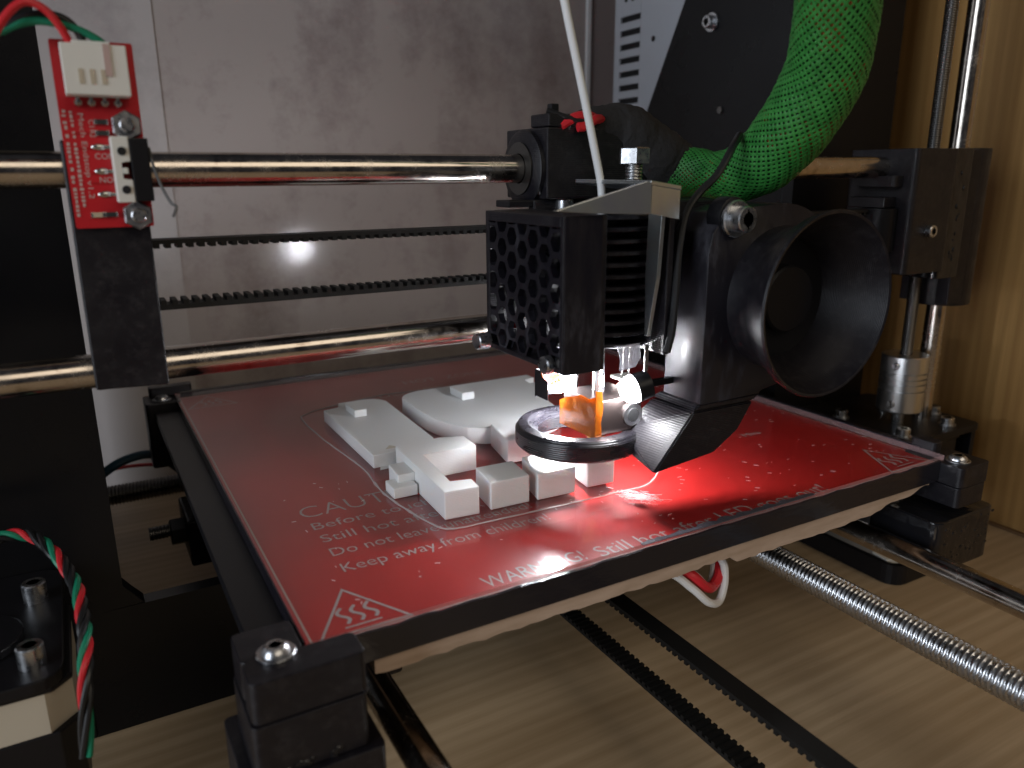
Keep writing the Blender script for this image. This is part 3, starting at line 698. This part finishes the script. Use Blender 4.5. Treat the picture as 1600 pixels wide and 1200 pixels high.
# scraps of plastic / scratches on the glass
sc_ = B()
for k in range(150):
    x, y = random.uniform(96, 208), random.uniform(5, 120)
    a = random.uniform(-.9, .2); l = random.uniform(.3, 1.6); 
    sc_.tube([(x, y, .05), (x + l * math.cos(a), y + l * math.sin(a), .06)], .05, 4)
for k in range(60):
    x, y = random.uniform(12, 100), random.uniform(6, 84)
    a = random.uniform(0, 3); l = random.uniform(.3, 1.4); sc_.tube([(x, y, .05), (x + l * math.cos(a), y + l * math.sin(a), .07)], .06, 4)
o = sc_.build('plastic_crumbs', 'white_pla'); o['kind'] = 'stuff'; o['label'] = 'tiny pale plastic crumbs and hairs scattered on the glass'

# glare patch on the glass below the ring, drawn as fine white strands
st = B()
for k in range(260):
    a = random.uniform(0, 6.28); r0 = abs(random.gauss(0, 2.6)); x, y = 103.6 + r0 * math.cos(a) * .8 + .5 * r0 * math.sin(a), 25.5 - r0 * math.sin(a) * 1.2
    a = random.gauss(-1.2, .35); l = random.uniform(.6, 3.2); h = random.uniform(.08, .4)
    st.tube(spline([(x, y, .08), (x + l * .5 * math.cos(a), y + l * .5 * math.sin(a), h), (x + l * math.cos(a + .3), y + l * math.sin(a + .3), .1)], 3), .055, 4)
tag(st.build('glare_strands', 'white_pla', None, True), 'glare patch on glass in front of black duct, drawn as fine white strands', 'glare patch')
# ------------------------------------------------------------------ print head
ph = thing('print_head', 'black print head with honeycomb fan shroud, lit nozzle and fan funnel', 'print head', (98, 36, 13))
# honeycomb face, plane X = 67.7
def honeycomb():
    b = B(); xo, xi = 67.7, 69.5; py, pz = 5.25, 6.05; y0, z0 = 13.3, 49.0
    R = pz / math.sqrt(3)
    for ci in range(7):
        rows = 6
        for ri in range(-1 if ci % 2 == 0 else 0, rows):
            cyy = y0 + py * ci; cz = z0 + pz * ri + (pz / 2 if ci % 2 == 0 else 0)
            if cz < 46.5 or cz > 80.5: continue
            hexv = [(cyy + R * math.cos(math.radians(60 * k)), cz + R * math.sin(math.radians(60 * k))) for k in range(6)]
            outer = []
            for k in range(6):
                a, c = hexv[k], hexv[(k + 1) % 6]; outer += [a, ((a[0] + c[0]) / 2, (a[1] + c[1]) / 2)]
            ih = 2.28; inner = []
            for k in range(12):
                q = math.radians(30 * k); rr = ih * (1.10 if k % 2 == 0 else 1.0); inner.append((cyy + rr * math.cos(q), cz + rr * math.sin(q)))
            cl = lambda p: (min(max(p[0], 10.4), 47.6), min(max(p[1], 45.4), 81.6))
            outer = [cl(p) for p in outer]; inner = [cl(p) for p in inner]
            vo = [b.bm.verts.new((xo, *p)) for p in outer]; vi = [b.bm.verts.new((xo, *p)) for p in inner]
            wi = [b.bm.verts.new((xi, *p)) for p in inner]; wo = [b.bm.verts.new((xi, *p)) for p in outer]
            for k in range(12):
                j = (k + 1) % 12
                for q in ((vo[k], vo[j], vi[j], vi[k]), (vi[k], vi[j], wi[j], wi[k]), (wi[k], wi[j], wo[j], wo[k])):
                    try: b.bm.faces.new(q)
                    except ValueError: pass
    bmesh.ops.remove_doubles(b.bm, verts=b.bm.verts, dist=.02)
    return b
hc = honeycomb().build('fan_grille', 'black_scuffed', ph)
fs = B()
fs.box(67.5, 69.7, 9.8, 11.2, 45, 82.2, .3); fs.box(67.5, 69.7, 46.4, 48.4, 45, 82.2, .3)
fs.box(67.45, 69.6, 11, 46.6, 79.6, 82.2, .3); fs.box(67.45, 69.6, 11, 46.6, 44.9, 46.3, .3)
fs.build('grille_rim', 'black_pla', ph)
B().prism([(67.8, 9.7), (78.5, 9.7), (80.2, 10.4), (81.0, 12), (79.6, 13), (69.6, 11.8), (67.8, 11.8)], 'Z', 44.6, 82.4, .25).build('shroud_front', 'black_scuffed', ph)
B().box(69.7, 81, 11.9, 48.2, 80.6, 82.3, .4).build('shroud_top', 'black_pla', ph)
B().box(69.7, 81, 46.6, 48.2, 45, 80.5, .4).build('shroud_back', 'black_pla', ph)
B().box(69.7, 81, 11.9, 46.5, 44.7, 46, .3).build('shroud_floor', 'black_pla', ph)
fan = B().cyl((73, 29, 63.5), (79, 29, 63.5), 9, 28).build('cooling_fan', 'black_plastic', ph, True)
for k in range(7):
    a = 2 * math.pi * k / 7
    B().poly([(74, 29 + r * math.cos(a + d), 63.5 + r * math.sin(a + d)) for r, d in ((8.8, 0), (16, .15), (16, .75), (8.8, .5))],
             [(78, 29 + r * math.cos(a + d + .25), 63.5 + r * math.sin(a + d + .25)) for r, d in ((8.8, 0), (16, .15), (16, .75), (8.8, .5))]).build('blade', 'black_plastic', fan)
B().cyl((71, 38.5, 52), (71, 36.5, 54.5), .9, 10).build('fan_wire', 'wire_red', ph, True)
cap_screw((67.4, 47.6, 46.8), (-1, -.1, 0), ph, 'screw', 2.3, 4)
cap_screw((67.4, 15.2, 46.6), (-1, -.1, 0), ph, 'screw', 2.2, 2.2)
# heat sink
B().cyl((97, 34, 44.6), (97, 34, 83), 5, 24).build('heat_sink_core', 'black_plastic', ph, True)
for k in range(12):
    z = 46.6 + 3.05 * k
    B().cyl((96.5, 33, z), (96.5, 33, z + 1.1), 13, 44, .2).build('fin', 'aluminium' if False else 'black_scuffed', ph, True)
    if k < 11: B().box(81.4, 83.2, 15.2, 17.6, z + .1, z + .8, .1).build('fin_tip', 'zinc', ph)
B().box(102.3, 104.2, 14, 40, 45, 82, .4).build('mount_wall', 'black_pla', ph)
# metal bracket
b = B(); b.prism([(63.8, 83.6), (89.6, 89.8), (91.0, 89.6), (91.2, 82.2), (75, 82.8)], 'Y', 8, 9, .12); mb = b.build('metal_bracket', 'sheet_metal', ph)
b = B(); b.poly([(90.9, 8, 89.0), (103, 11, 87.6), (103, 40, 87.6), (90.9, 40, 89.2)], [(90.9, 8, 90.0), (103, 11, 88.6), (103, 40, 88.6), (90.9, 40, 90.2)], .12); b.build('top_flange', 'sheet_metal', mb)
b = B(); b.poly([(91.3, 8.1, 82.3), (102.6, 10.9, 80.5), (102.6, 10.9, 87.5), (91.3, 8.1, 88.9)], [(91.3, 9.1, 82.3), (102.6, 11.9, 80.5), (102.6, 11.9, 87.5), (91.3, 9.1, 88.9)]); b.build('front_flange', 'sheet_metal', mb)
b = B(); b.prism([(12.4, 84), (17.8, 85.5), (18.2, 66), (17.6, 50), (16.4, 50), (13.6, 66)], 'X', 98.5, 99.7, .15); b.build('side_strip', 'sheet_metal', mb)
hb = B().hexa((106, 34, 94.2), (106, 34, 98.4), 4.4).build('hex_bolt', 'zinc', ph, True)
thread('Z', (106, 34), 84, 94.2, 2.5, .9, .4, 16).build('bolt_shank', 'zinc', hb, True, 80)
# heater block
B().cyl((98, 37, 30), (98, 37, 45), 1.7, 16).build('heat_break', 'zinc', ph, True)
hbk = B().box(91, 107, 28, 44.6, 19.8, 30, .3).build('heater_block', 'heater_metal', ph)
kp = B(); top_ = [(45.5, 26.5), (42, 28.2), (39, 29.0), (35, 30.6), (31, 30.2), (27.6, 31.6)]
kp.prism([(27.6, 19.4)] + [(45.5, 19.2)] + top_, 'X', 90.2, 90.7); kp.build('kapton_tape', 'kapton', hbk)
kp = B(); kp.prism([(90.3, 19.4), (92.6, 19.5), (92.2, 24), (92.9, 28), (92.4, 33), (90.3, 33.4)], 'Y', 27.3, 27.6); kp.build('kapton_tape', 'kapton', hbk)
fp = [(90.0, 44.4, 32.2), (89.4, 44.4, 34.4), (87.2, 44.2, 36.8), (82.4, 44, 38.0), (83.2, 44, 34.6), (86.2, 44, 31.8)]
b = B(); b.poly(fp, [(x, y + .3, z) for x, y, z in fp]); b.build('kapton_flap', 'kapton', hbk)
B().cyl((103.5, 27.95, 24.6), (103.5, 27.2, 24.6), 3.3, 24).build('heater_cartridge', 'aluminium', hbk, True)
B().cyl((103.5, 27.15, 24.6), (103.5, 26.95, 24.6), 2.0, 20).build('cartridge_bore', 'dark_hole', hbk, True)
nz = B().tube([(98, 38, 19.8), (98, 38, 16.5), (98, 38, 16.2), (98, 38, 11.8)], [3.4, 3.4, 2.8, .6], 6).build('nozzle', 'brass', ph)
# LED carrier and LEDs: one either side of the heater block
for (x, y, z, r, m, x0, x1) in ((91.4, 48.8, 31.0, 3.6, 'led_emit', 87.0, 95.6), (110.8, 41.0, 27.6, 2.8, 'led_emit_side', 107.4, 113.6)):
    lb2 = B().box(x0, x1, y - 3, y + 3, z + 3.7, z + 4.7, .2).build('led_board', 'white_plastic', ph)
    b = B(); bmesh.ops.create_icosphere(b.bm, subdivisions=3, radius=r, matrix=Matrix.Translation((x, y, z)) @ Matrix.Diagonal((1, 1, .95, 1))); b.build('led', m, lb2, True)
    for q in (-1.2, 1.2): B().cyl((x + q, y, z + 3.8), (x + q, y - 1, 46), .35, 8).build('led_lead', 'solder', lb2, True)
B().box(113.3, 113.9, 36, 46, 26.6, 31.7, .1).build('added_led_shield', 'black_plastic', ph)  # plates added round the LEDs to keep their light off blower, prints and bed
B().box(107.5, 113.8, 35.2, 35.8, 26.4, 33.5, .1).build('added_led_shield', 'black_plastic', ph)
B().box(86.5, 86.9, 46.6, 53.3, 26.4, 34.7).build('added_led_shield', 'black_plastic', ph)
B().box(86.5, 96.3, 53.4, 53.8, 26.0, 34.7).build('added_led_shield', 'black_plastic', ph)
B().box(95.7, 96.3, 45.0, 53, 27, 34.8, .1).build('added_led_shield', 'black_plastic', ph)
lh = B().tube([(101.3, 24.6, 33.3), (105.5, 23.6, 34.4), (105.5, 23.6, 34.4)], [4.3, 4.0, 1], 24).build('led_cup', 'black_plastic', ph, True)
b = B(); bmesh.ops.create_icosphere(b.bm, subdivisions=3, radius=4.1, matrix=Matrix.Translation((101.2, 24.6, 33.3)))
bmesh.ops.delete(b.bm, geom=[v for v in b.bm.verts if v.co.x > 101.6], context='VERTS'); b.build('led', 'led_emit_front', lh, True)
B().box(103, 114, 22.6, 24.4, 33.6, 35.4, .2).build('led_arm', 'black_plastic', lh)
B().prism([(92.4, 40.6), (97.6, 41.2), (99.2, 43.5), (98.8, 47.6), (91.2, 47.4), (92.6, 44)], 'Y', 19.6, 20.0, .1).build('glare_piece', 'glare_film', ph)  # LED glare under the heat sink, shaped as a pale film
B().box(100.6, 101.8, 19.4, 20.0, 39.5, 47, .1).build('glare_piece', 'zinc', ph)  # narrow glare mark beside it, shaped as a bright metal strip
# blower
prof = [(114, 29.5), (114, 71), (115.2, 76.5), (119, 81.5), (125, 83)] + [(140.5 + 26 * math.cos(math.radians(a)), 57.5 + 26 * math.sin(math.radians(a))) for a in range(95, -75, -8)] + [(137, 31.5), (136.5, 29.5)]
bl = B().prism(prof, 'Y', 11.5, 27, .6).build('blower_housing', 'black_scuffed', ph, True, )
B().prism(circ(121.5, 80.5, 5.2, 20), 'Y', 11, 16, .3).build('screw_ear', 'black_plastic', bl, True)
ws = B().cyl((121.6, 11, 80), (121.6, 9.6, 80), 4.9, 28, .3).build('washer', 'zinc', bl, True)
cap_screw((121.6, 9.6, 80), (0, -1, 0), bl, 'screw', 3.4, 3.6)
fc = (141.6, 0, 57.5)
fo = [(17.5, 12.5), (20, 12.4), (20.2, 7), (21.0, 3.5), (22.6, .4), (24.2, -2.4), (25.0, -5.2), (24.7, -5.9), (24.0, -5.7), (23.0, -2.4), (21.2, .8), (19.0, 4.0), (17.3, 8.0), (16.4, 12.5)]
B().lathe(fo, fc, 'Y', 72).build('intake_funnel', 'black_pla_y', ph, True)
imp = B().cyl((fc[0], 11.4, 57.5), (fc[0], 10.9, 57.5), 17.2, 36).build('impeller', 'black_plastic', bl, True)
B().cyl((fc[0], 10.8, 57.5), (fc[0], 7.6, 57.5), 9.5, 30, .6).build('hub', 'black_plastic', imp, True)
# duct from blower down to the ring
du = B()
secs = [[(113.6, 11.2, 30.2), (137.2, 11.2, 30.2), (137.2, 27.4, 30.2), (113.6, 27.4, 30.2)],
        [(112.0, 11.6, 28.2), (134.5, 11.4, 28.0), (134.5, 30, 27.6), (112.0, 30, 27.6)],
        [(103.6, 12.2, 17.6), (129.5, 11.8, 20.0), (129.0, 30, 20), (108, 30, 19.4)],
        [(99.4, 12.6, 12.0), (121.5, 12.4, 14.4), (120, 30, 14.6), (106, 29, 14.2)]]
pts_ = secs[0] + secs[1]
def hull(pts, bev):
    h = B()
    for p in pts: h.bm.verts.new(p)
    r = bmesh.ops.convex_hull(h.bm, input=h.bm.verts[:])
    bmesh.ops.delete(h.bm, geom=[e for e in set(r['geom_interior']) | set(r['geom_unused']) if isinstance(e, bmesh.types.BMVert)], context='VERTS')
    bmesh.ops.dissolve_limit(h.bm, angle_limit=math.radians(2), verts=h.bm.verts[:], edges=h.bm.edges[:])
    bmesh.ops.bevel(h.bm, geom=h.bm.edges[:], offset=bev, segments=2, affect='EDGES', clamp_overlap=True)
    return h
end = [(95 + r * math.cos(math.radians(a)), 42 + r * math.sin(math.radians(a)), z) for a in (305, 312) for r in (13.2, 18.8) for z in (14.0, 19.3)]
hull(secs[1] + secs[2] + secs[3] + end, .45).build('duct_outlet', 'black_pla', ph)
du = hull(secs[0] + [(x, y, 28.3) for x, y, z in secs[1]], .4)
du.build('air_duct', 'black_pla', ph)
# ring round the nozzle (opens to the duct on the right)
rg = B(); rc = (95, 42); prev = None; n = 56
sect = [(18.6, 13.5), (19.3, 14.3), (19.3, 18.3), (18.3, 19.7), (15.6, 20.0), (12.5, 17.6), (12.4, 14.2), (13.2, 13.5)]
rings = []
for i in range(n + 1):
    a = math.radians(20 + (309 - 20) * i / n)
    rings.append([rg.bm.verts.new((rc[0] + r * math.cos(a), rc[1] + r * math.sin(a), z)) for r, z in sect])
for A, Q in zip(rings, rings[1:]):
    for k in range(8): rg.bm.faces.new((A[k], A[(k + 1) % 8], Q[(k + 1) % 8], Q[k]))
rg.bm.faces.new(rings[0][::-1]); rg.bm.faces.new(rings[-1])
rg.build('air_ring', 'ring_pla', ph, True)
# carriage on the upper rod
cr = B().box(88.5, 134, 50.5, 74, 84.6, 104.2, .5).build('carriage', 'black_pla', ph)
B().lathe([(4.3, 86.2), (9.6, 86.2), (10.8, 87), (10.8, 94), (4.3, 94)], (0, RY, RZ1), 'X', 40).build('bearing_collar', 'black_pla', cr, True)
B().lathe([(4.25, 85.6), (7.4, 85.6), (7.4, 86.1), (4.25, 86.1)], (0, RY, RZ1), 'X', 36).build('bearing', 'dark_steel', cr, True)
B().box(88.6, 96, 50.0, 60, 104.3, 107.8, .4).build('belt_clamp', 'black_pla', cr)
B().box(90, 92.5, 51, 53.4, 107.9, 110.4, .3).build('zip_tie_head', 'black_plastic', cr)
B().box(78, 90, 54, 62, 82.4, 84.4, .4).build('cable_plate', 'black_plastic', cr)
B().cyl((96, 53, 81.5), (96, 53, 84.5), 2.6, 18, .3).build('screw', 'zinc', cr, True)
B().box(86, 140, 53.5, 57, 40, 84.5, .5).build('back_plate', 'black_pla', cr)
B().box(108, 133, 28, 50.4, 74, 84.4, .6).build('arm', 'black_pla', cr)
B().lathe([(4.3, 88), (10.4, 88), (10.4, 134), (4.3, 134)], (0, RY, RZ2), 'X', 36).build('bearing_collar', 'black_pla', cr, True)

# wires at the top of the carriage and their fabric wrap
for lab, pts in (('short red wire curling over the carriage left of filament', [(93, 51, 104.5), (97, 50, 106.8), (101, 50, 107.4), (105, 52, 107), (110, 55, 105.5)]),
                 ('second red wire bending down beside the white filament', [(97.5, 49, 104.2), (100, 48.6, 104.6), (103, 49, 106.2), (107, 51.5, 106.6), (112, 55, 105)])):
    tag(wire(pts, 1.35, 'wire', 'wire_red'), lab, 'wire', 'red carriage wires')
tag(wire([(89, 52, 108.6), (94, 50, 106.9), (99, 49.2, 105.8), (103, 50, 106)], .8, 'wire', 'wire_black'), 'thin black wire along the carriage top beside red wires', 'wire')
wrp = spline([(103, 56, 104.5), (110, 56, 104.8), (117, 56, 104.2), (124, 55, 100.5), (131, 53, 95.5), (136, 51, 92.5)], 8)
b = B(); b.tube(wrp, [4.6 + 4.2 * min(1, i / 22) + .25 * math.sin(i * .45) for i in range(len(wrp))], 18)
for v in b.bm.verts: v.co += Vector((random.uniform(-.25, .25), random.uniform(-.25, .25), random.uniform(-.25, .25)))
tag(b.build('cable_wrap', 'black_fabric', None, True, 60), 'lumpy black fabric wrap joining red wires to the green sleeve', 'cable wrap')

# green braided sleeve
gs = thing('braided_sleeve', 'thick bright green braided cable sleeve curving up out of view', 'cable sleeve', (139, 40, 92))
gp = [(131.5, 54, 91.5), (135.5, 50, 92), (138.5, 44, 91.6), (140, 36, 90.8), (141.5, 28.5, 91.8), (142.4, 20, 96.2), (141.6, 9.5, 105.6), (138.8, .8, 115.8), (133.8, -5, 126.2), (127.5, -10, 137), (117, -16, 156), (104, -22, 178), (90, -28, 200)]
GP = spline(gp, 14); ng = len(GP)
def grad(i):
    t = i / 14
    ks = [(0, 6.2), (.5, 7.4), (1, 7.7), (2, 7.2), (2.6, 6.6), (3, 6.9), (4, 8.3), (5, 9.4), (6, 10.0), (7, 9.9), (9, 9.4), (12, 9.2)]
    for (a, ra), (c, rc_) in zip(ks, ks[1:]):
        if a <= t <= c: q = (t - a) / (c - a); q = q * q * (3 - 2 * q); return ra + (rc_ - ra) * q
    return ks[-1][1]
B().tube(GP, [grad(i) - .75 for i in range(ng)], 28).build('wire_bundle', 'sleeve_core', gs, True)
# frames along the path
fra = []; up = Vector((0, 0, 1)); L = 0
for i, p in enumerate(GP):
    t = (GP[min(i + 1, ng - 1)] - GP[max(i - 1, 0)]).normalized(); u = (up - t * up.dot(t)).normalized(); up = u
    if i: L += (p - GP[i - 1]).length
    fra.append((p, u, t.cross(u), L))
def sample(s):
    lo, hi = 0, ng - 1
    while hi - lo > 1:
        m = (lo + hi) // 2
        if fra[m][3] <= s: lo = m
        else: hi = m
    q = (s - fra[lo][3]) / max(1e-6, fra[hi][3] - fra[lo][3])
    return (fra[lo][0].lerp(fra[hi][0], q), fra[lo][1].lerp(fra[hi][1], q), fra[lo][2].lerp(fra[hi][2], q), grad(lo + q * (hi - lo)))
NS = 34; b = B(); step = .62; nn = int(L / step)
SMP = [sample(i * step) for i in range(nn + 1)]
for dr in (1, -1):
    for s in range(NS):
        prevv = None
        ang = 2 * math.pi * s / NS + (0 if dr > 0 else .03)
        for i in range(nn + 1):
            p, u, v, r = SMP[i]
            ang_i = ang + dr * i * step / 11.5
            ph_ = ang_i * NS / 2 / math.pi - (0 if dr > 0 else 0)
            rr = r + .12 * dr * math.cos(math.pi * (i * step / 11.5 * NS / math.pi + s))
            hw = (.68 + .14 * mnoise.noise(Vector((s * .3, i * step * .09, dr * 3.0)))) * (1 if dr > 0 else .82) / 9.5
            pts = []
            for da, dz in ((-hw, -.07), (0, .07), (hw, -.07)):
                a = ang_i + da * .82; off = (u * math.cos(a) + v * math.sin(a)) * (rr + dz); lump = .38 * mnoise.noise(Vector((math.cos(a) * 1.6, math.sin(a) * 1.6, i * step * .11))); pts.append(b.bm.verts.new(p + off * (1 + lump / r)))
            if prevv:
                b.bm.faces.new((prevv[0], prevv[1], pts[1], pts[0])); b.bm.faces.new((prevv[1], prevv[2], pts[2], pts[1]))
            prevv = pts
o = b.build('braid_strands', 'braid_green', gs, True, 80); o['kind'] = 'stuff'
# cord tied round it
tag(wire([(133.5, 23, 101.5), (127, 18.5, 98.5), (121, 17.6, 91.2), (115.5, 18.5, 86.2), (110.6, 17.5, 81), (107, 15.4, 72), (105, 13.5, 62), (103.5, 12.5, 52), (102.5, 13, 46)], 1.05, 'cord', 'wire_black'), 'thin black cord crossing the green sleeve and hanging beside metal bracket', 'cord')

# filament
tag(wire([(91.9, 29, 80), (91.6, 29, 88), (88.8, 28.6, 98), (84.4, 28, 112), (79.6, 27, 126), (73.2, 26, 146), (64, 25, 172), (54, 24, 198)], 1.02, 'filament', 'filament_white', None, 14), 'white plastic filament running down into the print head', 'filament')
